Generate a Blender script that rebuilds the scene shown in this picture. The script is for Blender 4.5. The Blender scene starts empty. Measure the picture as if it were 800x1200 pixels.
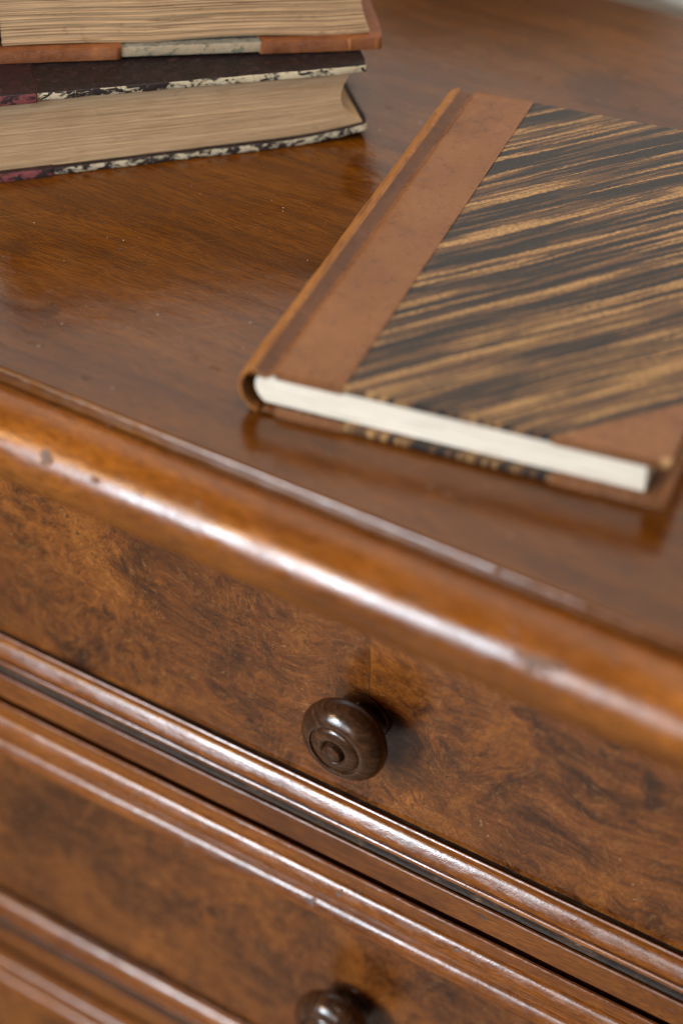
import bpy, bmesh, math, random
from mathutils import Matrix, Vector, noise as mnoise
random.seed(7)
SC = bpy.context.scene
COL = SC.collection

# ------------------------------------------------------------------ camera
YAW, PITCH, ROLL = 0.5622, 0.6935, -0.0024
CAM = Vector((0.2981, -0.4946, 0.4423))
fw = Vector((-math.sin(YAW) * math.cos(PITCH), math.cos(YAW) * math.cos(PITCH), -math.sin(PITCH)))
rt = Vector((math.cos(YAW), math.sin(YAW), 0)); dn = fw.cross(rt)
c, s = math.cos(ROLL), math.sin(ROLL)
rt, dn = c * rt + s * dn, c * dn - s * rt
cd = bpy.data.cameras.new('camera'); cam = bpy.data.objects.new('camera', cd); COL.objects.link(cam)
M = Matrix((rt, -dn, -fw)).transposed().to_4x4(); M.translation = CAM
cam.matrix_world = M
cd.sensor_fit = 'VERTICAL'; cd.sensor_height = 36; cd.sensor_width = 24; cd.lens = 70.5
cd.clip_start = .02; cd.clip_end = 60
cd.dof.use_dof = True; cd.dof.focus_distance = .828; cd.dof.aperture_fstop = 3.3; cd.dof.aperture_blades = 9
SC.camera = cam

# ------------------------------------------------------------------ light
W = bpy.data.worlds.new('World'); SC.world = W; W.use_nodes = True
bg = W.node_tree.nodes['Background']; bg.inputs[0].default_value = (1, .84, .68, 1); bg.inputs[1].default_value = .07

def area(name, loc, target, w, h, power, col):
    l = bpy.data.lights.new(name, 'AREA'); l.shape = 'RECTANGLE'; l.size = w; l.size_y = h; l.energy = power; l.color = col
    o = bpy.data.objects.new(name, l); COL.objects.link(o); o.location = loc
    o.rotation_euler = (Vector(target) - Vector(loc)).to_track_quat('-Z', 'Y').to_euler()
    return o
area('window_light', (-.82, -1.86, .50), (0, 0, -.08), .50, .66, 61, (.77, .89, 1))
area('warm_room_light', (-1.15, -1.70, 1.06), (0, 0, -.05), .75, .16, 16, (1, .60, .24))
area('wall_bounce_fill', (-.05, -2.2, .42), (0, 0, -.05), .60, .55, 10, (.96, .93, .92))  # added dim fill standing in for bounce off the room, not a second window
area('wall_wash_fill', (.45, -.02, 1.75), (-.25, .39, .40), 1.0, .7, 27, (1, .88, .75))  # added lamp to brighten the back wall and top, no known source overhead

SC.view_settings.view_transform = 'Standard'; SC.view_settings.look = 'None'
SC.view_settings.exposure = 0; SC.view_settings.gamma = 1
SC.render.engine = 'CYCLES'
SC.cycles.use_denoising = True; SC.cycles.filter_width = 1.1; SC.cycles.max_bounces = 5; SC.cycles.diffuse_bounces = 3; SC.cycles.glossy_bounces = 3; SC.cycles.use_adaptive_sampling = True; SC.cycles.adaptive_threshold = .012; SC.cycles.caustics_reflective = False; SC.cycles.caustics_refractive = False

# ------------------------------------------------------------------ node helpers
class NT:
    def __init__(s, name):
        s.m = bpy.data.materials.new(name); s.m.use_nodes = True; s.t = s.m.node_tree
        s.b = s.t.nodes['Principled BSDF']
        s.co = s.t.nodes.new('ShaderNodeTexCoord').outputs['Object']
    def put(s, sock, v):
        if isinstance(v, bpy.types.NodeSocket): s.t.links.new(v, sock)
        elif v is not None:
            if hasattr(sock.default_value, '__len__') and not hasattr(v, '__len__'): v = (v,) * len(sock.default_value)
            if hasattr(v, '__len__') and len(v) == 3 and len(sock.default_value) == 4: v = (*v, 1)
            sock.default_value = v
    def m_(s, op, a, b=None, c=None, clamp=False):
        n = s.t.nodes.new('ShaderNodeMath'); n.operation = op; n.use_clamp = clamp
        for i, v in enumerate((a, b, c)):
            if v is not None: s.put(n.inputs[i], v)
        return n.outputs[0]
    def v_(s, op, a, b=None, sc=None):
        n = s.t.nodes.new('ShaderNodeVectorMath'); n.operation = op
        s.put(n.inputs[0], a)
        if b is not None: s.put(n.inputs[1], b)
        if sc is not None: s.put(n.inputs['Scale'], sc)
        return n.outputs['Value'] if op in ('LENGTH', 'DISTANCE', 'DOT_PRODUCT') else n.outputs[0]
    def mul(s, v): return s.v_('MULTIPLY', s.co, v)
    def noise(s, co, scale, detail=4, rough=.55, dist=0, out='Fac', dim='3D', lac=2):
        n = s.t.nodes.new('ShaderNodeTexNoise'); n.noise_dimensions = dim
        if dim == '1D': s.put(n.inputs['W'], co)
        else: s.put(n.inputs['Vector'], co)
        for k, v in (('Scale', scale), ('Detail', detail), ('Roughness', rough), ('Distortion', dist), ('Lacunarity', lac)): s.put(n.inputs[k], v)
        return n.outputs[out]
    def vor(s, co, scale, feat='F1', out='Distance', rand=1):
        n = s.t.nodes.new('ShaderNodeTexVoronoi'); n.feature = feat
        s.put(n.inputs['Vector'], co); s.put(n.inputs['Scale'], scale); s.put(n.inputs['Randomness'], rand)
        return n.outputs[out]
    def ramp(s, f, stops, interp='LINEAR'):
        n = s.t.nodes.new('ShaderNodeValToRGB'); e = n.color_ramp.elements; n.color_ramp.interpolation = interp
        while len(e) < len(stops): e.new(.5)
        for el, (p, cl) in zip(e, stops):
            el.position = p; el.color = (*cl, 1) if hasattr(cl, '__len__') else (cl, cl, cl, 1)
        s.put(n.inputs[0], f); return n.outputs[0]
    def mix(s, f, a, b, mode='MIX'):
        n = s.t.nodes.new('ShaderNodeMix'); n.data_type = 'RGBA'; n.blend_type = mode
        s.put(n.inputs[0], f); s.put(n.inputs[6], a); s.put(n.inputs[7], b); return n.outputs[2]
    def rng(s, f, a, b, c=0, d=1):
        n = s.t.nodes.new('ShaderNodeMapRange'); s.put(n.inputs[0], f)
        for i, v in enumerate((a, b, c, d)): s.put(n.inputs[i + 1], v)
        return n.outputs[0]
    def xyz(s, co=None):
        n = s.t.nodes.new('ShaderNodeSeparateXYZ'); s.put(n.inputs[0], co or s.co); return n.outputs
    def comb(s, x, y, z):
        n = s.t.nodes.new('ShaderNodeCombineXYZ')
        for i, v in enumerate((x, y, z)): s.put(n.inputs[i], v)
        return n.outputs[0]
    def bump(s, h, strength, dist, nrm=None):
        n = s.t.nodes.new('ShaderNodeBump'); s.put(n.inputs['Height'], h); n.inputs['Strength'].default_value = strength; n.inputs['Distance'].default_value = dist
        if nrm is not None: s.put(n.inputs['Normal'], nrm)
        return n.outputs[0]
    def spots(s, co, lst):
        """soft mask: 1 inside any of the (x, y, z, radius) marks"""
        acc = None
        for (x, y, z, r) in lst:
            v = s.rng(s.v_('DISTANCE', co, (x, y, z)), r * .55, r, 1, 0)
            acc = v if acc is None else s.m_('MAXIMUM', acc, v)
        return acc
    def done(s, col, rough, nrm=None, spec=.5, coat=0, coat_r=.1):
        s.put(s.b.inputs['Base Color'], col); s.put(s.b.inputs['Roughness'], rough)
        s.b.inputs['Specular IOR Level'].default_value = spec
        s.b.inputs['Coat Weight'].default_value = coat; s.b.inputs['Coat Roughness'].default_value = coat_r
        if nrm is not None: s.put(s.b.inputs['Normal'], nrm)
        return s.m

# ------------------------------------------------------------------ materials
def mat_burl():
    n = NT('burl_walnut_veneer')
    X, Yy, Zz = n.xyz()
    side = n.m_('GREATER_THAN', X, 0.0)
    co = n.comb(n.m_('ADD', X, n.m_('MULTIPLY', side, 1.37)), n.m_('MULTIPLY', side, .21), Zz)
    w = n.v_('SUBTRACT', n.noise(co, 16, 3, .5, 0, 'Color'), (.5, .5, .5))
    c1 = n.v_('ADD', co, n.v_('SCALE', w, sc=.060))
    w2 = n.v_('SUBTRACT', n.noise(c1, 60, 3, .55, 0, 'Color'), (.5, .5, .5))
    c2 = n.v_('ADD', c1, n.v_('SCALE', w2, sc=.016))
    big = n.noise(c1, 14, 5, .6, .8)
    mid = n.noise(c2, 78, 9, .70, 1.4)
    fig = n.m_('ADD', n.m_('MULTIPLY', big, .54), n.m_('MULTIPLY', mid, .50))
    col = n.ramp(fig, [(.38, (.018, .006, .0024)), (.45, (.072, .020, .0042)), (.515, (.160, .047, .0075)), (.58, (.235, .073, .011)), (.68, (.36, .130, .025))])
    # long flowing figure between the burrs
    cf = n.v_('MULTIPLY', n.v_('ADD', co, n.v_('SCALE', w, sc=.035)), (1, 1, 7))
    fg = n.noise(cf, 26, 8, .70, .4)
    colf = n.ramp(fg, [(.36, (.030, .010, .0035)), (.46, (.098, .029, .0070)), (.55, (.165, .050, .0105)), (.68, (.24, .080, .019))])
    fmask = n.m_('MULTIPLY', n.rng(n.noise(co, 9, 3, .5), .46, .56), n.rng(X, -.04, .05, .45, 1))
    col = n.mix(fmask, col, colf)
    # swirling growth lines
    ln = n.m_('SINE', n.m_('MULTIPLY', n.noise(c1, 11, 5, .55, 1.6), 210))
    ln = n.rng(ln, .35, .8, 0, 1)
    msk = n.rng(n.noise(co, 30, 3), .42, .62)
    col = n.mix(n.m_('MULTIPLY', n.m_('MULTIPLY', ln, msk), .62), col, (.040, .014, .004))
    # burl eyes: rings of dark grain round a paler middle
    cw = n.v_('ADD', n.comb(X, 0, Zz), n.v_('SCALE', w, sc=.022)); cw = n.v_('ADD', cw, n.v_('SCALE', w2, sc=.006))
    dn_ = n.m_('MULTIPLY', n.m_('SUBTRACT', n.noise(c2, 85, 6, .68), .5), 2.4)
    brk = n.rng(n.noise(c2, 60, 5, .65), .40, .62)
    for (x, z, rx, rz, a) in ((-.098, -.121, .019, .014, .7), (.106, -.119, .024, .015, .8), (-.124, -.116, .004, .010, .9), (-.069, -.152, .010, .008, .5),
                              (.052, -.150, .013, .009, .5), (-.19, -.13, .012, .010, .5), (-.165, -.33, .016, .014, .9), (-.115, -.335, .014, .013, .9), (-.06, -.345, .012, .015, .7),
                              (-.20, -.315, .014, .010, .7), (-.23, -.37, .02, .012, .6)):
        d = n.v_('LENGTH', n.v_('MULTIPLY', n.v_('SUBTRACT', cw, (x, 0, z)), (1 / rx, 1, 1 / rz)))
        d = n.m_('ADD', d, dn_)
        ring = n.m_('MULTIPLY', n.rng(d, .35, .95), n.rng(d, 1.0, 1.5, 1, 0))
        col = n.mix(n.m_('MULTIPLY', n.m_('MULTIPLY', ring, brk), a), col, (.026, .010, .004))
    st = n.spots(cw, [(.1245, 0, -.111, .005), (.1255, 0, -.117, .0055), (.127, 0, -.123, .005)])
    col = n.mix(n.m_('MULTIPLY', st, .7), col, (.020, .010, .006))
    # pin knots and pale flecks
    v = n.vor(c2, 150); pk = n.m_('MULTIPLY', n.rng(v, .10, .20, 1, 0), n.rng(n.noise(co, 24, 2), .46, .54))
    col = n.mix(n.m_('MULTIPLY', pk, .75), col, (.018, .008, .004))
    v2 = n.vor(c2, 320); fl = n.m_('MULTIPLY', n.rng(v2, .08, .2, 1, 0), n.rng(n.noise(co, 40, 2), .56, .64))
    col = n.mix(n.m_('MULTIPLY', fl, .6), col, (.42, .26, .13))
    fine = n.noise(n.v_('MULTIPLY', c2, (1, 1, 2.2)), 700, 4, .7)
    col = n.mix(n.rng(fine, .42, .54, .5, 0), col, (.04, .014, .004))
    f3 = n.noise(c2, 260, 5, .72); col = n.mix(n.rng(f3, .54, .70, 0, .45), col, (.27, .12, .036))
    po = n.noise(n.v_('MULTIPLY', c1, (1, 1, 3)), 1300, 2, .5); col = n.mix(n.rng(po, .30, .36, .8, 0), col, (.020, .008, .003))
    # veneer joint
    jn = n.rng(n.m_('ABSOLUTE', n.m_('ADD', X, n.m_('MULTIPLY', n.m_('SUBTRACT', n.noise(co, 90, 2), .5), .0012))), .0001, .0004, .6, 0)
    col = n.mix(jn, col, (.02, .008, .004))
    rg = n.rng(n.noise(co, 120, 4, .6), .3, .7, .22, .33)
    h = n.m_('ADD', n.m_('MULTIPLY', n.noise(co, 500, 3, .6), .6), n.m_('MULTIPLY', mid, .8))
    return n.done(col, rg, n.bump(h, .16, .0006), spec=.5)

def mat_straight(name, light=1.0, chips=(), rough=(.20, .30), stretch=(1, 15, 15), dust=True, marks=(), hue=(1, 1, 1)):
    n = NT(name)
    w = n.v_('SUBTRACT', n.noise(n.mul((1, 2.5, 2.5)), 7, 3, .5, 0, 'Color'), (.5, .5, .5))
    c0 = n.v_('ADD', n.co, n.v_('SCALE', w, sc=.020))
    c1 = n.v_('MULTIPLY', c0, stretch)
    g = n.noise(c1, 7, 8, .62, .5)
    big = n.noise(n.v_('MULTIPLY', c0, (1, 2.4, 2.4)), 9, 4, .55, .4)
    f = n.m_('ADD', n.m_('MULTIPLY', g, .6), n.m_('MULTIPLY', big, .4))
    L = lambda r, gg, b: (r * light * hue[0], gg * light * hue[1], b * light * hue[2])
    col = n.ramp(f, [(.30, L(.045, .014, .0020)), (.42, L(.095, .031, .0036)), (.52, L(.145, .050, .0055)), (.64, L(.19, .069, .0085)), (.76, L(.24, .094, .015))])
    fib = n.noise(n.v_('MULTIPLY', c0, (stretch[0] * 9, stretch[1] * 14, stretch[2] * 14)), 10, 3, .6)
    col = n.mix(n.rng(fib, .40, .60, .62, 0), col, L(.040, .013, .003))
    por = n.noise(n.v_('MULTIPLY', c0, (stretch[0] * 30, stretch[1] * 30, stretch[2] * 30)), 9, 2, .5)
    pm = n.rng(por, .26, .36, .7, 0)
    col = n.mix(pm, col, L(.022, .008, .002))
    if marks:
        cw = n.v_('ADD', n.co, n.v_('SCALE', n.v_('SUBTRACT', n.noise(n.mul((.6, 1.6, 1.6)), 60, 4, .6, 0, 'Color'), (.5, .5, .5)), sc=.022))
        col = n.mix(n.m_('MULTIPLY', n.spots(cw, marks), .55), col, (.030, .011, .004))
    rg = n.rng(n.noise(n.mul((1, 2, 2)), 60, 6, .72), .34, .66, rough[0], rough[1])
    rg = n.m_('ADD', rg, n.rng(n.noise(n.mul((.5, 1, 1)), 900, 3, .7), .5, .72, 0, .14))
    h = n.m_('ADD', n.m_('MULTIPLY', fib, .5), n.m_('MULTIPLY', n.noise(n.co, 900, 2, .5), .35))
    nr = n.bump(h, .10, .0005)
    nr = n.bump(n.noise(n.mul((.6, 1, 1)), 85, 5, .6), .30, .0010, nr)
    # old bruises: small irregular dents, a little grey with dust
    rag = n.v_('SCALE', n.v_('SUBTRACT', n.noise(n.mul((.5, 1, 1)), 380, 5, .75, 0, 'Color'), (.5, .5, .5)), sc=.006)
    vv = n.vor(n.v_('ADD', n.mul((.55, 1, 1)), rag), 46)
    dent = n.m_('MULTIPLY', n.rng(vv, .035, .075, 1, 0), n.rng(n.noise(n.co, 13, 2), .47, .51))
    vv2 = n.vor(n.v_('ADD', n.mul((.4, 1, 1)), rag), 120)
    nick = n.m_('MULTIPLY', n.rng(vv2, .05, .11, .8, 0), n.rng(n.noise(n.co, 31, 3), .54, .58))
    dent = n.m_('MAXIMUM', dent, nick)
    if chips:
        cw = n.v_('ADD', n.co, n.v_('SCALE', n.v_('SUBTRACT', n.noise(n.mul((.6, 1, 1)), 300, 5, .7, 0, 'Color'), (.5, .5, .5)), sc=.0085))
        ch = n.spots(cw, chips); dent = n.m_('MAXIMUM', dent, ch)
    col = n.mix(n.m_('MULTIPLY', dent, .75), col, (.055, .042, .036))
    nr = n.bump(n.m_('MULTIPLY', dent, -1), .4, .0007, nr)
    if dust:
        sp = n.m_('MULTIPLY', n.rng(n.vor(n.co, 130), .030, .055, 1, 0), n.rng(n.noise(n.co, 21, 2), .46, .52))
        col = n.mix(n.m_('MULTIPLY', sp, .8), col, (.50, .44, .38))
        # fine hairline scratches
        X, Yy, Zz = n.xyz(n.v_('ADD', n.co, n.v_('SCALE', w, sc=.012)))
        sc_ = n.noise(n.comb(n.m_('MULTIPLY', n.m_('ADD', X, Yy), 3), n.m_('MULTIPLY', n.m_('SUBTRACT', X, Yy), 260), 0), 3, 2, .4)
        col = n.mix(n.rng(sc_, .68, .74, 0, .30), col, L(.30, .14, .05))
    rg = n.m_('ADD', rg, n.m_('MULTIPLY', dent, .25))
    return n.done(col, rg, nr, spec=.5)

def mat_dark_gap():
    n = NT('shade_dark_inner_wood')  # shade of the recessed rail ledge is put into this dark brown
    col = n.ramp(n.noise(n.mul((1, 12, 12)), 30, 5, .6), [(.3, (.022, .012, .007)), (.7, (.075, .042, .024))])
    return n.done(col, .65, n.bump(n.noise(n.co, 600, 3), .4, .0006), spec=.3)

def mat_grime_shade():
    n = NT('dusty_shaded_fillet')  # grime and dust, with the recess shade also put into the dark tones
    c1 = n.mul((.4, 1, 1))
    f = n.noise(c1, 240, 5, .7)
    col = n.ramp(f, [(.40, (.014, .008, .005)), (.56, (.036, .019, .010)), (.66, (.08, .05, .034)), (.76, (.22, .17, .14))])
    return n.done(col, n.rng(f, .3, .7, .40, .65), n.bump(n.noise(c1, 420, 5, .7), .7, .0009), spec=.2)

def mat_knob():
    n = NT('dark_turned_walnut')
    g = n.noise(n.mul((1, .35, 2.6)), 190, 6, .65, .6)
    col = n.ramp(g, [(.3, (.021, .008, .0036)), (.5, (.044, .0175, .0076)), (.68, (.085, .036, .015))])
    v = n.m_('MULTIPLY', n.rng(n.vor(n.co, 330), .06, .14, 1, 0), n.rng(n.noise(n.co, 120, 2), .53, .58))
    col = n.mix(n.m_('MULTIPLY', v, .5), col, (.20, .12, .07))
    rg = n.rng(n.noise(n.co, 260, 4, .6), .3, .7, .16, .27)
    return n.done(col, rg, n.bump(n.noise(n.co, 420, 4, .6), .16, .0006), spec=.5)

def mat_leather(name, base, worn, dark, rough=.42, wear=.5, stretch=(1, 1, 1), pale=None):
    n = NT(name)
    c1 = n.mul(stretch)
    a = n.noise(c1, 38, 6, .62, .4); b = n.noise(c1, 210, 5, .65)
    f = n.m_('ADD', n.m_('MULTIPLY', a, .6), n.m_('MULTIPLY', b, .4))
    col = n.ramp(f, [(.30, dark), (.47, base), (.60, tuple(.75 * x + .25 * y for x, y in zip(base, worn))), (.74, worn)])
    # crossed scratches and scuffs
    X, Yy, Zz = n.xyz(n.v_('ADD', n.co, n.v_('SCALE', n.v_('SUBTRACT', n.noise(n.co, 26, 3, .5, 0, 'Color'), (.5, .5, .5)), sc=.006)))
    for k, (p, q) in enumerate(((1, .55), (.4, -1), (1, -.2))):
        ss = n.noise(n.comb(n.m_('ADD', n.m_('MULTIPLY', X, 520 * p), n.m_('MULTIPLY', Yy, 520 * q)), n.m_('SUBTRACT', n.m_('MULTIPLY', X, 40 * q), n.m_('MULTIPLY', Yy, 40 * p)), k * 3.1), 1.6, 2, .5)
        mk = n.rng(n.noise(n.co, 30, 2, .5, k), .46, .6)
        col = n.mix(n.m_('MULTIPLY', n.rng(ss, .64, .72), n.m_('MULTIPLY', mk, wear)), col, dark if k != 1 else worn)
    if pale:
        cw = n.v_('ADD', n.co, n.v_('SCALE', n.v_('SUBTRACT', n.noise(n.co, 240, 4, .65, 0, 'Color'), (.5, .5, .5)), sc=.006))
        col = n.mix(n.m_('MULTIPLY', n.spots(cw, pale), .8), col, (.50, .30, .13))
    grain = n.vor(n.v_('ADD', n.co, n.v_('SCALE', n.noise(n.co, 300, 2, .5, 0, 'Color'), sc=.002)), 1500, 'DISTANCE_TO_EDGE')
    h = n.m_('ADD', n.m_('MULTIPLY', n.rng(grain, 0, .12), .5), n.m_('MULTIPLY', n.noise(c1, 160, 5, .65), 1.2))
    return n.done(col, n.rng(b, .3, .7, rough - .06, rough + .12), n.bump(h, .5, .0007), spec=.42)

def mat_stripe_paper():
    n = NT('striped_cover_paper')
    X, Yy, Zz = n.xyz()
    w = n.noise(n.co, 22, 2, .5); w2 = n.noise(n.co, 9, 2, .5)
    al = n.m_('MULTIPLY', n.m_('ADD', X, Yy), .7071)
    ac = n.m_('MULTIPLY', n.m_('SUBTRACT', Yy, X), .7071)
    ac = n.m_('ADD', ac, n.m_('ADD', n.m_('MULTIPLY', n.m_('SUBTRACT', w, .5), .0014), n.m_('MULTIPLY', n.m_('SUBTRACT', w2, .5), .005)))
    al_s = n.m_('MULTIPLY', al, .030)
    grit = n.m_('MULTIPLY', n.m_('SUBTRACT', n.noise(n.co, 420, 4, .7), .5), .0022)
    acg = n.m_('ADD', ac, grit)
    b1 = n.noise(n.comb(acg, n.m_('MULTIPLY', al_s, .5), 0), 150, 3, .6)
    b2 = n.noise(n.comb(acg, al_s, 4.3), 420, 3, .6)
    b3 = n.noise(n.comb(ac, al_s, 9.1), 900, 2, .5)
    f = n.m_('ADD', n.m_('ADD', n.m_('MULTIPLY', b1, .50), n.m_('MULTIPLY', b2, .58)), n.m_('MULTIPLY', b3, .12))
    f = n.m_('MULTIPLY_ADD', n.m_('SUBTRACT', f, .60), 2.7, .485)
    col = n.ramp(f, [(.30, (.013, .012, .013)), (.415, (.022, .019, .018)), (.445, (.060, .034, .020)), (.50, (.120, .056, .026)), (.575, (.105, .060, .032)),
                     (.60, (.235, .120, .040)), (.69, (.35, .195, .072)), (.88, (.40, .235, .095))])
    sp = n.noise(n.comb(n.m_('MULTIPLY', ac, 1), n.m_('MULTIPLY', al, .45), 2), 1100, 4, .75)
    col = n.mix(n.rng(sp, .42, .56, .6, 0), col, (.022, .018, .016))
    lt = n.noise(n.comb(ac, n.m_('MULTIPLY', al, .35), 7), 1500, 3, .7)
    col = n.mix(n.rng(lt, .60, .72, 0, .28), col, (.34, .23, .13))
    return n.done(col, n.rng(sp, .3, .7, .36, .5), n.bump(sp, .12, .0003), spec=.3)

def mat_pages(name, a, b, lines=1500, contrast=.5, spotty=0, gapk=.75):
    n = NT(name)
    c1 = n.mul((.035, .035, 1))
    f = n.noise(c1, lines, 4, .7); f2 = n.noise(c1, lines * .18, 3, .6); f3 = n.noise(n.co, 40, 4)
    g = n.m_('ADD', n.m_('ADD', n.m_('MULTIPLY', f, .5), n.m_('MULTIPLY', f2, .35)), n.m_('MULTIPLY', f3, .15))
    col = n.ramp(g, [(.5 - contrast * .25, b), (.5 + contrast * .15, a), (.95, tuple(min(1, x * 1.06) for x in a))])
    if spotty:
        sp = n.rng(n.noise(n.mul((.5, .5, 1)), 260, 3, .65), .60, .74, 0, spotty)
        col = n.mix(sp, col, (.10, .045, .018))
        fx = n.m_('MULTIPLY', n.rng(n.vor(n.co, 55), .05, .10, 1, 0), n.rng(n.noise(n.co, 19, 2), .56, .6))
        col = n.mix(n.m_('MULTIPLY', fx, .6), col, (.18, .075, .025))
    gap = n.rng(n.noise(c1, lines * .55, 2, .5), .28, .36, gapk, 0); col = n.mix(gap, col, tuple(.35 * x for x in b))
    return n.done(col, .75, n.bump(f, .6, .0006), spec=.2)

def mat_old_board(name, top, edge_pale, fleck=(.2, .03, .03), edge_dark=(.018, .010, .010), green=0, chip=.5):
    """covering paper on top and bottom, rubbed through to pale board along the edges"""
    n = NT(name)
    X, Yy, Zz = n.xyz()
    geo = n.t.nodes.new('ShaderNodeNewGeometry')
    nz = n.m_('ABSOLUTE', n.xyz(geo.outputs['Normal'])[2])
    mott = n.noise(n.co, 330, 5, .7, .8)
    cov = n.ramp(mott, [(.36, tuple(.55 * x for x in top)), (.52, top), (.63, tuple(.6 * x + .4 * y for x, y in zip(top, fleck))), (.72, fleck)])
    c1 = n.mul((.55, .55, 1.1))
    ch = n.noise(c1, 330, 6, .68, .8)
    pale = n.mix(n.rng(n.noise(n.co, 60, 3), .45, .6, 0, green), edge_pale, (.24, .26, .20))
    pale = n.mix(n.rng(n.noise(n.co, 500, 3), .45, .7, 0, .35), pale, tuple(.55 * x for x in edge_pale))
    lowf = n.m_('MULTIPLY', n.m_('SUBTRACT', n.noise(n.mul((1, 1, .3)), 48, 3, .6), .5), .5)
    ch2 = n.m_('ADD', ch, lowf)
    ed = n.mix(n.rng(ch2, chip - .03, chip + .03), pale, edge_dark)
    isedge = n.rng(nz, .80, .55)
    col = n.mix(isedge, cov, ed)
    return n.done(col, n.m_('ADD', .48, n.m_('MULTIPLY', isedge, .3)), n.bump(n.m_('ADD', ch, n.m_('MULTIPLY', mott, .3)), .5, .0008), spec=.35)

def mat_wall():
    n = NT('white_plaster')
    f = n.noise(n.co, 9, 5, .6)
    return n.done(n.ramp(f, [(.3, (.74, .69, .61)), (.7, (.82, .77, .69))]), .85, n.bump(n.noise(n.co, 220, 4), .25, .001), spec=.25)

BURL = mat_burl()
TOPW = mat_straight('polished_walnut_top', .70, rough=(.10, .20), hue=(1.14, 1, .6), marks=[(-.188, .028, 0, .010), (-.150, -.002, 0, .006), (.047, -.0155, 0, .003), (.1116, -.0197, 0, .003), (.10, -.030, 0, .003), (-.05, .28, 0, .02), (0, .31, 0, .02)])
ROLLW = mat_straight('polished_walnut_edge', 1.5, chips=[(-.101, -.0645, -.0118, .0030), (.0950, -.0645, -.0108, .0022), (.1000, -.0647, -.0112, .0032), (.1045, -.0645, -.0112, .0025)], rough=(.16, .36), stretch=(1.6, 9, 9), dust=False, hue=(1.12, 1, .8))
BEADW = mat_straight('polished_walnut_bead', 1.4, chips=[(-.0226, -.0090, -.2690, .0024), (-.0245, -.0095, -.2688, .0018), (.1122, -.0120, -.2100, .0020), (.1318, -.0120, -.2155, .0016), (.1045, -.0120, -.2090, .0013), (-.1847, -.0118, -.2150, .0020), (-.150, -.0120, -.224, .0012),
                     (-.005, -.0155, -.2450, .0020), (.055, -.0155, -.2450, .0016), (.07, -.0102, -.2672, .0015), (.03, -.0093, -.2000, .0012)], rough=(.15, .30), stretch=(1.3, 12, 12), dust=False, hue=(1.14, 1, 1.2))
RAILW = mat_straight('polished_walnut_rail', 1.15, rough=(.24, .34), stretch=(1.4, 14, 14), dust=False, hue=(1.14, 1, 1.25))
GAP = mat_dark_gap(); GRIME_SHADE = mat_grime_shade(); KNOB = mat_knob(); WALL = mat_wall()
JOINTL = mat_leather('stained_joint_leather', (.100, .036, .012), (.19, .075, .026), (.045, .016, .006), wear=1.0, rough=.36)
LEATHER = mat_leather('tan_book_leather', (.180, .068, .021), (.29, .120, .040), (.095, .034, .012), wear=.7, rough=.28, pale=[(.0985, .0035, .0205, .0035), (.1030, .0062, .0205, .003), (.1085, .0125, .0205, .0022), (.1395, .0005, .0205, .003)])
SPINEL = mat_leather('rubbed_spine_leather', (.27, .100, .020), (.50, .23, .062), (.060, .019, .007), rough=.34, wear=1.0, stretch=(2.6, .7, 1.6))
STRIPE = mat_stripe_paper()
WHITEP = mat_pages('clean_page_edges', (.82, .755, .645), (.52, .455, .36), 1700, .9)
ENDP = NT('cream_endpaper').done((.70, .64, .53), .8, spec=.2)
OLDP1 = mat_pages('browned_page_edges', (.45, .305, .175), (.28, .175, .092), 1500, .6, .25, gapk=.35)
OLDP2 = mat_pages('rough_browned_page_edges', (.46, .305, .17), (.18, .10, .05), 1100, .9, .5)
MARB = mat_old_board('worn_marbled_board', (.011, .006, .006), (.50, .42, .28), fleck=(.060, .024, .023), green=.35, chip=.50)
MARBG = mat_old_board('worn_marbled_board_lower', (.011, .006, .006), (.46, .39, .27), fleck=(.060, .024, .023), green=.4, chip=.485)
REDL = mat_old_board('dark_red_leather', (.018, .006, .007), (.17, .040, .042), fleck=(.06, .018, .018), chip=.50)
ORANGEL = mat_leather('old_orange_leather', (.175, .052, .012), (.36, .13, .036), (.055, .015, .006), wear=.9)
VELL = mat_old_board('faded_green_board', (.16, .15, .12), (.31, .235, .150), fleck=(.30, .26, .2), edge_dark=(.13, .125, .085), green=.20, chip=.56)

# ------------------------------------------------------------------ mesh helpers
def link(name, bm, mat, parent=None, angle=34, smooth=True):
    me = bpy.data.meshes.new(name)
    bmesh.ops.recalc_face_normals(bm, faces=bm.faces)
    bm.to_mesh(me); bm.free()
    for m in (mat if isinstance(mat, (list, tuple)) else [mat]): me.materials.append(m)
    if smooth:
        me.polygons.foreach_set('use_smooth', [True] * len(me.polygons))
        me.set_sharp_from_angle(angle=math.radians(angle))
    o = bpy.data.objects.new(name, me); COL.objects.link(o)
    if parent: o.parent = parent
    return o
def empty(name, loc=(0, 0, 0), rot=(0, 0, 0), **props):
    o = bpy.data.objects.new(name, None); COL.objects.link(o); o.location = loc; o.rotation_euler = rot; o.empty_display_size = .05
    for k, v in props.items(): o[k] = v
    return o
def arc(cy, cz, r, a0, a1, n, rz=None):
    """points (y, z) on an arc; angle from straight up, turning to the front (-y)"""
    rz = rz or r
    return [(cy - r * math.sin(math.radians(a0 + (a1 - a0) * i / n)), cz + rz * math.cos(math.radians(a0 + (a1 - a0) * i / n))) for i in range(n + 1)]
def wob(p, amp, scale):
    return amp * mnoise.noise(Vector(p) * scale)
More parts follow.
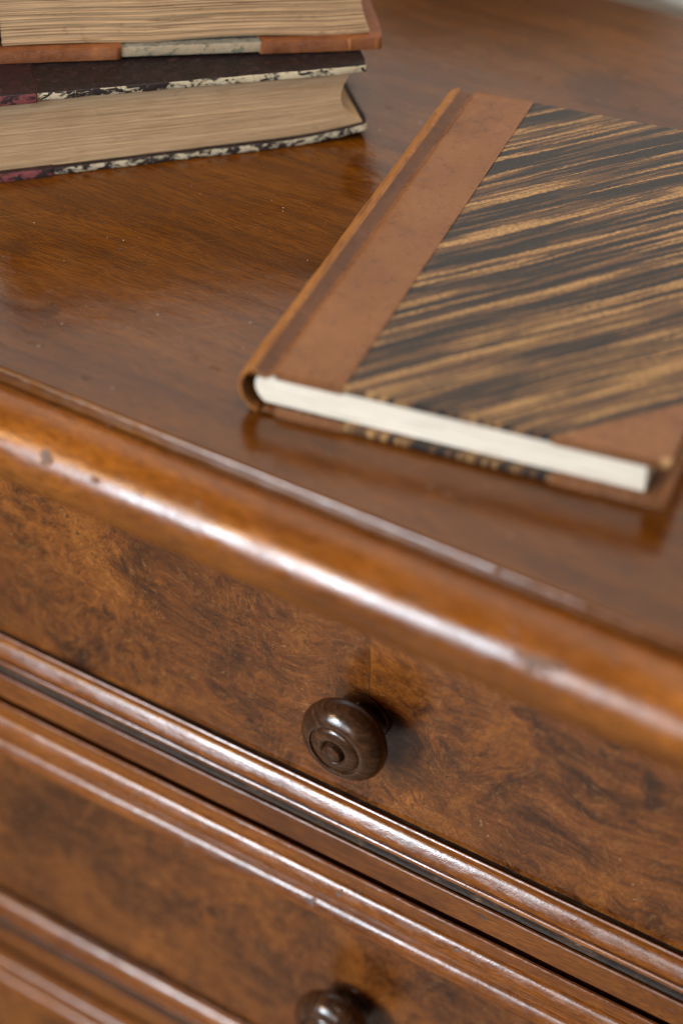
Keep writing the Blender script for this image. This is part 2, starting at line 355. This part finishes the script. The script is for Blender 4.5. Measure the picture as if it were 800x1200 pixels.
def extrude_x(bm, prof, x0, x1, nx, amp=0, mi=0):
    """closed (y, z) profile swept along x, hand-worked waviness amp"""
    rows = []
    for i in range(nx + 1):
        x = x0 + (x1 - x0) * i / nx
        r = []
        for (y, z) in prof:
            dy = wob((x, y * .4, z * .4 + 3), amp, 22) + wob((x, y, z), amp * .35, 90); dz = wob((x, y * .4 + 7, z * .4), amp, 22)
            r.append(bm.verts.new((x, y + dy, z + dz)))
        rows.append(r)
    k = len(prof)
    for a, b in zip(rows, rows[1:]):
        for j in range(k):
            f = bm.faces.new((a[j], a[(j + 1) % k], b[(j + 1) % k], b[j])); f.material_index = mi
    bm.faces.new(rows[0]); bm.faces.new(rows[-1])
def rbox(x0, x1, y0, y1, z0, z1, bev=.0005, seg=2, bm=None):
    own = bm is None
    b2 = bmesh.new()
    vs = [b2.verts.new((x, y, z)) for x in (x0, x1) for y in (y0, y1) for z in (z0, z1)]
    for f in ((0, 1, 3, 2), (4, 6, 7, 5), (0, 4, 5, 1), (2, 3, 7, 6), (0, 2, 6, 4), (1, 5, 7, 3)): b2.faces.new([vs[i] for i in f])
    if bev: bmesh.ops.bevel(b2, geom=list(b2.edges), offset=bev, segments=seg, profile=.6, affect='EDGES')
    if own: return b2
    me = bpy.data.meshes.new('t'); b2.to_mesh(me); bm.from_mesh(me); b2.free(); bpy.data.meshes.remove(me)
    return bm

# ------------------------------------------------------------------ the wall behind
wl = link('wall', rbox(-2.2, 2.2, .392, .50, -1.2, 1.9, 0), WALL, smooth=False); wl['kind'] = 'structure'

fl = NT('pale_floor'); FLOORM = fl.done(fl.ramp(fl.noise(fl.mul((1, 6, 1)), 6, 5), [(.3, (.12, .082, .052)), (.7, (.19, .135, .092))]), .45, spec=.4)
flo = link('floor', rbox(-3, 3, -3.2, .391, -.86, -.80, 0), FLOORM, smooth=False); flo['kind'] = 'structure'
# ------------------------------------------------------------------ chest of drawers
HX = .50; BACK = .366; PER = .203
chest = empty('chest_of_drawers', (0, 0, 0), label='polished brown walnut chest of drawers with burl fronts and a thick rounded top edge', category='chest of drawers')
# top board: small rounded lip at the front
bm = bmesh.new()
prof = [(BACK, -.0002), (.2, 0), (0, 0), (-.0400, 0)] + arc(-.0400, -.0018, .0018, 0, 72, 7) + [(-.0428, -.0056), (-.0420, -.0068), (-.0424, -.022), (BACK, -.022)]
extrude_x(bm, prof, -HX + .03, HX - .03, 90, .00010)
link('top_board', bm, TOPW, chest, 40)
# rounded edge moulding on front and both ends, mitred
RC = (.0030 - .0, -.0200)
prof = [(-.0028, -.0200), (-.0029, -.0066)] + [(.0045 + .0171 * math.sin(math.radians(a)), -.0215 + .0171 * math.cos(math.radians(a))) for a in range(-24, 181, 4)] + [(-.004, -.0386)]
bm = bmesh.new()
path = [((-HX + .03), BACK, -1, 0)] + [((-HX + .03), -.0455, -1, -1)] + [(x * .01, -.0455, 0, -1) for x in range(-46, 47)] + [((HX - .03), -.0455, 1, -1), ((HX - .03), BACK, 1, 0)]
rows = []
for (x, y, nx, ny) in path:
    rows.append([bm.verts.new((x + nx * o + (0), y + ny * (o + wob((x, o * .3, z), .00022, 17)), z + wob((x + 5, o * .3, z), .00018, 21))) for (o, z) in prof])
k = len(prof)
for a, b in zip(rows, rows[1:]):
    for j in range(k): bm.faces.new((a[j], a[(j + 1) % k], b[(j + 1) % k], b[j]))
bm.faces.new(rows[0]); bm.faces.new(rows[-1])
link('edge_moulding', bm, ROLLW, chest, 40)
# carcass: sides, back, inner dark core behind the drawer fronts
for x in (-HX + .035, HX - .055): link('side_panel', rbox(x, x + .02, .004, BACK - .004, -.74, -.0392, .001), RAILW, chest)
link('inner_carcass', rbox(-HX + .056, HX - .056, .014, BACK - .006, -.735, -.0225, 0), GAP, chest, smooth=False)
for x in (-HX + .035, HX - .065):
    link('corner_stile', rbox(x, x + .03, -.013, .0035, -.74, -.0405, .0012), RAILW, chest)
link('under_frame', rbox(-HX + .066, HX - .066, -.030, .012, -.062, -.0392, .0012), RAILW, chest)
link('plinth', rbox(-HX + .03, HX - .03, -.020, .003, -.80, -.742, .003), RAILW, chest)

PX = HX - .068
def knob_mesh():
    pr = [(0, 0), (.0112, 0), (.0116, .0010), (.0112, .0020), (.0098, .0026), (.0084, .0034), (.0076, .0048), (.0076, .0062), (.0090, .0076), (.0128, .0088), (.0164, .0106), (.0185, .0132),
          (.0193, .0162), (.0191, .0186), (.0181, .0209), (.0162, .0228), (.0141, .0240), (.0124, .0246), (.01185, .02445), (.0115, .0236), (.0111, .02355), (.0107, .0243), (.0094, .0249), (.0078, .0254), (.0066, .0257), (.0057, .0255),
          (.0050, .0246), (.0047, .0240), (.0045, .0243), (.0044, .0258), (.0040, .0270), (.0028, .0276), (.0012, .0278), (0, .0278)]
    bm = bmesh.new(); N = 64; rows = []
    for (r, h) in pr:
        if r == 0: rows.append([bm.verts.new((0, -h, 0))]); continue
        rows.append([bm.verts.new((r * math.cos(2 * math.pi * i / N), -h, r * math.sin(2 * math.pi * i / N))) for i in range(N)])
    for a, b in zip(rows, rows[1:]):
        for i in range(N):
            j = (i + 1) % N
            if len(a) == 1: bm.faces.new((a[0], b[i], b[j]))
            elif len(b) == 1: bm.faces.new((a[i], b[0], a[j]))
            else: bm.faces.new((a[i], b[i], b[j], a[j]))
    return bm
kmesh = None
def sh(pr, dz): return [(y * .001, z * .001 + dz) for (y, z) in pr]
# profiles in millimetres (y, z), the second drawer's upper moulding at its place
def bead(y, z, length, mid, spread, n=20, p=2.3):
    """swelling moulding: starts at (y, z) and runs down and out, nearly flat in its middle"""
    pts = [(y, z)]; h = length / n
    for i in range(n):
        t = -1 + 2 * (i + .5) / n
        a = math.radians(mid + spread * (1 if t > 0 else -1) * abs(t) ** p)
        y -= h * math.cos(a); z -= h * math.sin(a); pts.append((y, z))
    return pts
LOW_LEDGE = [(6, -198.6), (-1.7, -198.9), (-1.7, -199.9), (6, -200.4)]
LOW_EDGE = [(-1.8, -199.9), (-1.8, -199.0), (-2.6, -198.2), (-3.1, -198.3), (-3.5, -198.9), (-3.5, -199.6), (-3.2, -199.9)]
LOW_TORUS = [(6, -200.5), (-2.2, -200.1)] + bead(-2.9, -200.0, 11.2, 60, 48) + [(-7.6, -209.0), (6, -209.2)]
LOW_FILLET = [(6, -209.3), (-7.4, -208.3), (-9.2, -207.5), (-9.8, -207.6), (-10.2, -208.2), (-10.3, -209.6), (-9.9, -209.9), (6, -210.2)]
LOW_STEP = [(6, -210.3), (-9.6, -210.0), (-9.9, -210.8), (-10.2, -212.2), (-10.9, -213.0), (-10.9, -213.4), (6, -213.6)]
LEDGE = [(8, -216.4), (-9.0, -216.6), (-9.0, -229.0), (8, -229.0)]
RAIL = [(-8.9, -216.3), (-10.7, -214.5), (-11.6, -214.5), (-12.0, -215.2), (-12.05, -220.7), (-12.0, -228.8), (-11.6, -229.4), (-11.0, -229.6), (-8.9, -229.6)]
UP = [(6, -238.0), (-8.0, -237.4), (-10.4, -234.8), (-10.9, -234.0), (-11.9, -234.0), (-12.35, -234.8), (-12.4, -241.4)] + bead(-12.0, -241.6, 9.6, 62, 54) + [(-11.6, -253.0), (-8.0, -258.5), (-6.6, -262.5), (-6.4, -266.6)] + bead(-6.4, -266.8, 9.8, 63, 60) + [(-6.2, -277.6), (6, -278.2)]
def drawer(i):
    global kmesh
    dz = -PER * i
    top = -.064 if i == 0 else -.2784 + PER + dz
    bot = -.1984 + dz
    bm = rbox(-PX, PX, 0, .012, bot, top, 0)
    d = link('drawer', bm, BURL, chest, smooth=False)
    ml = -PX; mr = PX
    for nm, pr, mt, amp, nx in (('lower_ledge', LOW_LEDGE, GRIME_SHADE, .00024, 300), ('lower_edge_strip', LOW_EDGE, BEADW, .00010, 220), ('lower_bead', LOW_TORUS, BEADW, .00010, 180),
                           ('lower_fillet', LOW_FILLET, BEADW, .00012, 220), ('lower_step', LOW_STEP, GRIME_SHADE, .00022, 300)):
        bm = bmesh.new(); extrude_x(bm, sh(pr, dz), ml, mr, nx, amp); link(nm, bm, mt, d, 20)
    if i:
        bm = bmesh.new(); extrude_x(bm, sh(UP, dz + PER), ml, mr, 180, .00012); link('upper_moulding', bm, BEADW, d, 22)
    bm = knob_mesh()
    k = link('knob', bm, KNOB, d, 42)
    k.location = ((-.0012, -.0075, -.009)[i], -.0003, (-.1455, -.3405, -.5435)[i]); k.rotation_euler = (0, 1.1 * i + .35, 0)
    return d
for i in range(3): drawer(i)
for i in range(3):
    bm = bmesh.new(); extrude_x(bm, sh(RAIL, -PER * i), -PX, PX, 220, .00014); rl = link('rail', bm, RAILW, chest, 20)
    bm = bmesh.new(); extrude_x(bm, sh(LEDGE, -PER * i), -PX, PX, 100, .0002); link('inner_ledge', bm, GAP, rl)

# ------------------------------------------------------------------ half-leather book on the top
BK = empty('half_leather_book', (-.0302, -.0104, 0), (0, 0, .1871), label='flat brown half-leather book with dark and tan diagonal stripes on its cover', category='book')
L_, W_, T_ = .2264, .1405, .0210
UB = .0219; BT = .0032
def board(name, z0, z1, mat, parent):
    bm = rbox(-.0050, W_, 0, L_, z0, z1, .0007, 3)
    return link(name, bm, mat, parent)
lo = board('lower_cover', .0004, .0004 + BT, STRIPE, BK)
up = board('upper_cover', T_ - BT - .0004, T_ - .0004, STRIPE, BK)
# leather of spine and joint, one bent sheet
def sheet(path, th, v0, v1, nv, amp=0):
    """path of (u, z) outer points; thickness th inward (to the left-hand normal)"""
    n = len(path); nor = []
    for i in range(n):
        a = path[max(i - 1, 0)]; b = path[min(i + 1, n - 1)]
        t = Vector((b[0] - a[0], b[1] - a[1])).normalized(); nor.append(Vector((t.y, -t.x)))
    inner = [(p[0] + m.x * th, p[1] + m.y * th) for p, m in zip(path, nor)]
    loop = list(path) + inner[::-1]
    bm = bmesh.new(); rows = []
    for i in range(nv + 1):
        t = i / nv; v = v0 + (v1 - v0) * t
        e = min(t, 1 - t) * (v1 - v0)                      # rounded turned-in ends
        r = []
        for j, (u, z) in enumerate(loop):
            out = j < n
            sq = .00055 * max(0, 1 - e / .0014) ** 2 if out else 0
            m = nor[j] if out else nor[2 * n - 1 - j]
            rub = wob((u * 30, v * 55, z * 30), amp, 1) + wob((u * 90, v * 190, z * 90 + 4), amp * .5, 1)
            r.append(bm.verts.new((u + m.x * (sq - (rub if out else 0)), v, z + m.y * (sq - (rub if out else 0)))))
        rows.append(r)
    k = len(loop)
    for a, b in zip(rows, rows[1:]):
        for j in range(k): bm.faces.new((a[j], a[(j + 1) % k], b[(j + 1) % k], b[j]))
    bm.faces.new(rows[0]); bm.faces.new(rows[-1])
    return bm
def spine_path():
    p = []
    zc = T_ / 2
    for i in range(25):                                     # round back from bottom to top
        a = math.radians(-168 + 160 * i / 24)               # -180 bottom .. 0 top, through -90 = leftmost
        p.append((-.0105 + .0093 * math.sin(a), zc + (zc + .0002) * math.cos(a)))
    return p
sp = spine_path()
sp = sp[:-2] + [(-.0134, T_ - .0003), (-.0122, T_ - .0010), (-.0110, T_ - .0018), (-.0092, T_ - .0025), (-.0074, T_ - .0027)]
joint = [(-.0074, T_ - .0027), (-.0066, T_ - .0026), (-.0058, T_ - .0016), (-.0047, T_ - .0002), (-.0032, T_ + .0002), (.004, T_ + .0002), (.012, T_ + .0002), (UB - .001, T_ + .0002), (UB, T_ - .00005)]
jl = [(u, T_ - z) for (u, z) in joint[::-1]]
jl = [(u, max(z, .00005)) for (u, z) in jl]
so = link('spine', sheet(sp, .0017, -.0006, L_ + .0012, 160, .00055), [SPINEL, JOINTL], BK, 50)
for pl in so.data.polygons:
    if pl.center.x > -.0122 and pl.center.z > T_ * .6: pl.material_index = 1
link('upper_joint_leather', sheet(joint, .0009, -.0004, L_ + .0004, 90, .00008), LEATHER, up, 50)
jb = [(-.0104, .0009), (-.0085, .0011), (-.0060, .0007), (-.0040, .00006), (.004, .00005), (.012, .00005), (UB - .001, .00005), (UB, .0003)]
link('lower_joint_leather', sheet(jb[::-1], .0009, -.0004, L_ + .0004, 60, .00004), LEATHER, lo, 50)
# front edge turn-in of the leather over the board edge
def turnin(u0, u1, zlo, zhi, parent):
    link('turned_edge', rbox(u0, u1, -.00045, .0012, zlo, zhi, .0004, 2), LEATHER, parent)
turnin(-.0046, UB - .0004, T_ - BT - .0008, T_ - .0001, up); turnin(-.0050, UB - .0006, .0001, BT + .0007, lo)
# leather corners, torn along the paper edge
def corner(zlo, zhi, far, parent, leg=.0415):
    bm = bmesh.new()
    N = 26; pts = []
    for i in range(N + 1):
        t = i / N
        u = W_ - leg + leg * t; v = leg * t * .93
        j = wob((t * 9, far * 5, 1), .0011, 1) + wob((t * 30, far * 5, 2), .0006, 1)
        pts.append((u - j * .7, v + j * .7))
    pts[0] = (pts[0][0], -.0005); pts[-1] = (W_ + .0005, pts[-1][1])
    pts.append((W_ + .0005, .0006)); pts.append((W_ - .0006, -.0005))
    if far: pts = [(u, L_ - v) for (u, v) in pts]
    a = [bm.verts.new((u, v, zhi)) for (u, v) in pts]; b = [bm.verts.new((u, v, zlo)) for (u, v) in pts]
    bm.faces.new(a); bm.faces.new(b[::-1])
    for i in range(len(pts)):
        j = (i + 1) % len(pts); bm.faces.new((a[i], b[i], b[j], a[j]))
    bmesh.ops.bevel(bm, geom=[e for e in bm.edges if abs(e.verts[0].co.z - e.verts[1].co.z) < 1e-6], offset=.00022, segments=2, affect='EDGES')
    link('leather_corner', bm, LEATHER, parent, 45)
for far in (0, 1):
    corner(T_ - BT - .0006, T_ - .00005, far, up); corner(.00005, BT + .0006, far, lo)
# text block, rounded back, slightly uneven leaves
def text_block(outline, z0, z1, layers, amp, foot=None):
    """outline(t) -> closed list of (u, v) for height fraction t; each layer jogs a little"""
    bm = bmesh.new(); rows = []
    for i in range(layers + 1):
        t = i / layers
        pts = outline(t); j0 = random.uniform(-1, 1) * amp
        row = []
        for (u, v) in pts:
            j = j0 * .6 + wob((u * 14, v * 14, i * .9), amp * 1.5, 1)
            cu, cv = .06, .1
            d = Vector((u - cu, v - cv)); d.normalize()
            row.append(bm.verts.new((u + d.x * j, v + d.y * j, z0(u, v) + (z1(u, v) - z0(u, v)) * t)))
        rows.append(row)
    k = len(rows[0])
    for a, b in zip(rows, rows[1:]):
        for q in range(k): bm.faces.new((a[q], a[(q + 1) % k], b[(q + 1) % k], b[q]))
    bm.faces.new(rows[0][::-1]); bm.faces.new(rows[-1])
    return bm
def ol_new(t):
    r = 2 * t - 1; ul = -.0140 + .0035 * r * r; ur = .1325
    n = 24
    return [(ul + (ur - ul) * i / n, .0030) for i in range(n + 1)] + [(ur, .0030 + (L_ - .0060) * i / 12) for i in range(1, 13)] + [(ur + (ul - ur) * i / n, L_ - .0030) for i in range(1, n + 1)] + [(ul, L_ - .0030 - (L_ - .0060) * i / 12) for i in range(1, 12)]
bz0 = lambda u, v: BT + .0004; bz1 = lambda u, v: T_ - BT - .0004
link('text_block', text_block(ol_new, bz0, bz1, 60, .00011), WHITEP, BK, 30)

# ------------------------------------------------------------------ stacked old books
def slab(outline_fn, z0f, z1f, nu, nv, u0, u1, v0, v1, rnd=.0007, ragged=0, seed=0):
    """board with wavy surfaces and rubbed edges"""
    bm = bmesh.new()
    g = {}
    for side in (0, 1):
        for i in range(nu + 1):
            for j in range(nv + 1):
                u = u0 + (u1 - u0) * i / nu; v = v0 + (v1 - v0) * j / nv
                z = (z1f if side else z0f)(u, v)
                if ragged:
                    if j == 0: v += abs(wob((u * 60, seed, side), ragged, 1)) + abs(wob((u * 240, seed, side), ragged * .6, 1))
                    if j == nv: v -= abs(wob((u * 60, seed + 3, side), ragged, 1))
                    if i == 0 and u0 > .1: u += wob((v * 130, seed + 8, side * .3), ragged * 4, 1)
                    if i == nu: u -= abs(wob((v * (60 if u1 > .1 else 170), seed + 5, side * .3), ragged * (1 if u1 > .1 else 4), 1))
                if i in (0, nu) and j in (0, nv): u += (.0010 if i == 0 else -.0010); v += (.0010 if j == 0 else -.0010)
                g[side, i, j] = bm.verts.new((u, v, z))
    for i in range(nu):
        for j in range(nv):
            bm.faces.new((g[1, i, j], g[1, i + 1, j], g[1, i + 1, j + 1], g[1, i, j + 1]))
            bm.faces.new((g[0, i, j], g[0, i, j + 1], g[0, i + 1, j + 1], g[0, i + 1, j]))
    for i in range(nu):
        bm.faces.new((g[0, i, 0], g[0, i + 1, 0], g[1, i + 1, 0], g[1, i, 0])); bm.faces.new((g[0, i + 1, nv], g[0, i, nv], g[1, i, nv], g[1, i + 1, nv]))
    for j in range(nv):
        bm.faces.new((g[0, 0, j + 1], g[0, 0, j], g[1, 0, j], g[1, 0, j + 1])); bm.faces.new((g[0, nu, j], g[0, nu, j + 1], g[1, nu, j + 1], g[1, nu, j]))
    bmesh.ops.recalc_face_normals(bm, faces=bm.faces)
    sharp = [e for e in bm.edges if len(e.link_faces) == 2 and e.calc_face_angle(0) > .9]
    bmesh.ops.bevel(bm, geom=sharp, offset=rnd, segments=2, profile=.5, affect='EDGES', clamp_overlap=True)
    return bm

OB = empty('marbled_old_book', (-.2276, .0640, 0), (0, 0, math.radians(46)), label='worn old book with black marbled boards and chipped pale edges under the topmost book', category='book')
DL = .190
tilt = lambda u: .0405 - .0285 * max(0, u)                 # upper surface falls towards the fore-edge
curl = lambda u, v: .0042 * max(0, (u - .120) / .044) ** 2 * max(0, 1 - v / .09) ** 1
zb0 = lambda u, v: .0002 + curl(u, v); zb1 = lambda u, v: .0036 + curl(u, v)
zt0 = lambda u, v: tilt(u) - .0036; zt1 = lambda u, v: tilt(u)
lb = link('lower_cover', slab(None, zb0, zb1, 110, 30, -.030, .1640, 0, DL, ragged=.0012, seed=2), MARBG, OB, 50)
ub = link('upper_cover', slab(None, zt0, zt1, 110, 30, -.030, .1636, 0, DL, ragged=.0012, seed=9), MARB, OB, 50)
e = .0006
link('leather_strip', slab(None, lambda u, v: zb0(u, v) - .0001, lambda u, v: zb1(u, v) + e, 30, 20, -.030, .0248, -.0006, DL + .0006, ragged=.0006, seed=4), REDL, lb, 50)
link('leather_strip', slab(None, lambda u, v: zt0(u, v) - e, lambda u, v: zt1(u, v) + e * .6, 30, 20, -.030, .0212, -.0006, DL + .0006, ragged=.0006, seed=6), REDL, ub, 50)
def ol_old(t):
    r = 2 * t - 1
    ul = -.030 + .004 * r * r; ur = .1510 + .0058 * r * r + (.0045 * (1 - t) ** 3); n = 60; a = .0030
    return [(ul + (ur - ul) * i / n, a) for i in range(n + 1)] + [(ur, a + (DL - 2 * a) * i / 20) for i in range(1, 21)] + [(ur + (ul - ur) * i / n, DL - a) for i in range(1, n + 1)] + [(ul, DL - a - (DL - 2 * a) * i / 20) for i in range(1, 20)]
link('text_block', text_block(ol_old, lambda u, v: zb1(u, 1) + .0003 + curl(u, v) * .9, lambda u, v: zt0(u, v) - .0002, 70, .00012), OLDP1, OB, 30)
# rounded spine
spp = [(-.0300 - .012 * math.sin(math.radians(a)), .0207 - .0200 * math.cos(math.radians(a))) for a in range(6, 175, 8)]
link('spine', sheet(spp, .0020, -.0006, DL + .0006, 40, .0004), REDL, OB, 50)

UBK = empty('orange_leather_old_book', (-.2427, .0890, .0411), (0, math.radians(1.63), math.radians(40.5)), label='worn old book with orange-brown leather and rough browned pages, topmost of the stack', category='book')
UL = .188; UT = .050; BTH = .0052
lz0 = lambda u, v: .0004; lz1 = lambda u, v: BTH
lb = link('lower_cover', slab(None, lz0, lz1, 90, 26, .0000, .1648, .0004, UL, ragged=.0009, seed=21), VELL, UBK, 50)
ub = link('upper_cover', slab(None, lambda u, v: UT - BTH, lambda u, v: UT - .0004, 90, 26, .0000, .1648, .0004, UL, ragged=.0009, seed=25), VELL, UBK, 50)
for par, a, b in ((lb, 0, BTH + .0005), (ub, UT - BTH - .0005, UT)):
    link('leather_strip', slab(None, lambda u, v: a, lambda u, v: b, 30, 20, -.0030, .0530, -.0006, UL + .0006, ragged=.0008, seed=31, rnd=.0012), ORANGEL, par, 50)
    link('leather_corner', slab(None, lambda u, v: a, lambda u, v: b, 30, 14, .1105, .1662, -.0006, .060, ragged=.0008, seed=35, rnd=.0012), ORANGEL, par, 50)
def ol_up(t):
    r = 2 * t - 1
    ul = .0015; ur = .1560 + .0045 * r * r; n = 80; a = .0040
    return [(ul + (ur - ul) * i / n, a) for i in range(n + 1)] + [(ur, a + (UL - 2 * a) * i / 20) for i in range(1, 21)] + [(ur + (ul - ur) * i / n, UL - a) for i in range(1, n + 1)] + [(ul, UL - a - (UL - 2 * a) * i / 20) for i in range(1, 20)]
link('text_block', text_block(ol_up, lambda u, v: BTH + .0002 + .0012 * abs(math.sin(u * 40 + .6)), lambda u, v: UT - BTH - .0002, 90, .00040), OLDP2, UBK, 25)
spp = [(-.0010 - .010 * math.sin(math.radians(a)), UT / 2 - (UT / 2 - .0002) * math.cos(math.radians(a))) for a in range(4, 177, 8)]
link('spine', sheet(spp, .0018, -.0006, UL + .0006, 40, .0004), ORANGEL, UBK, 50)
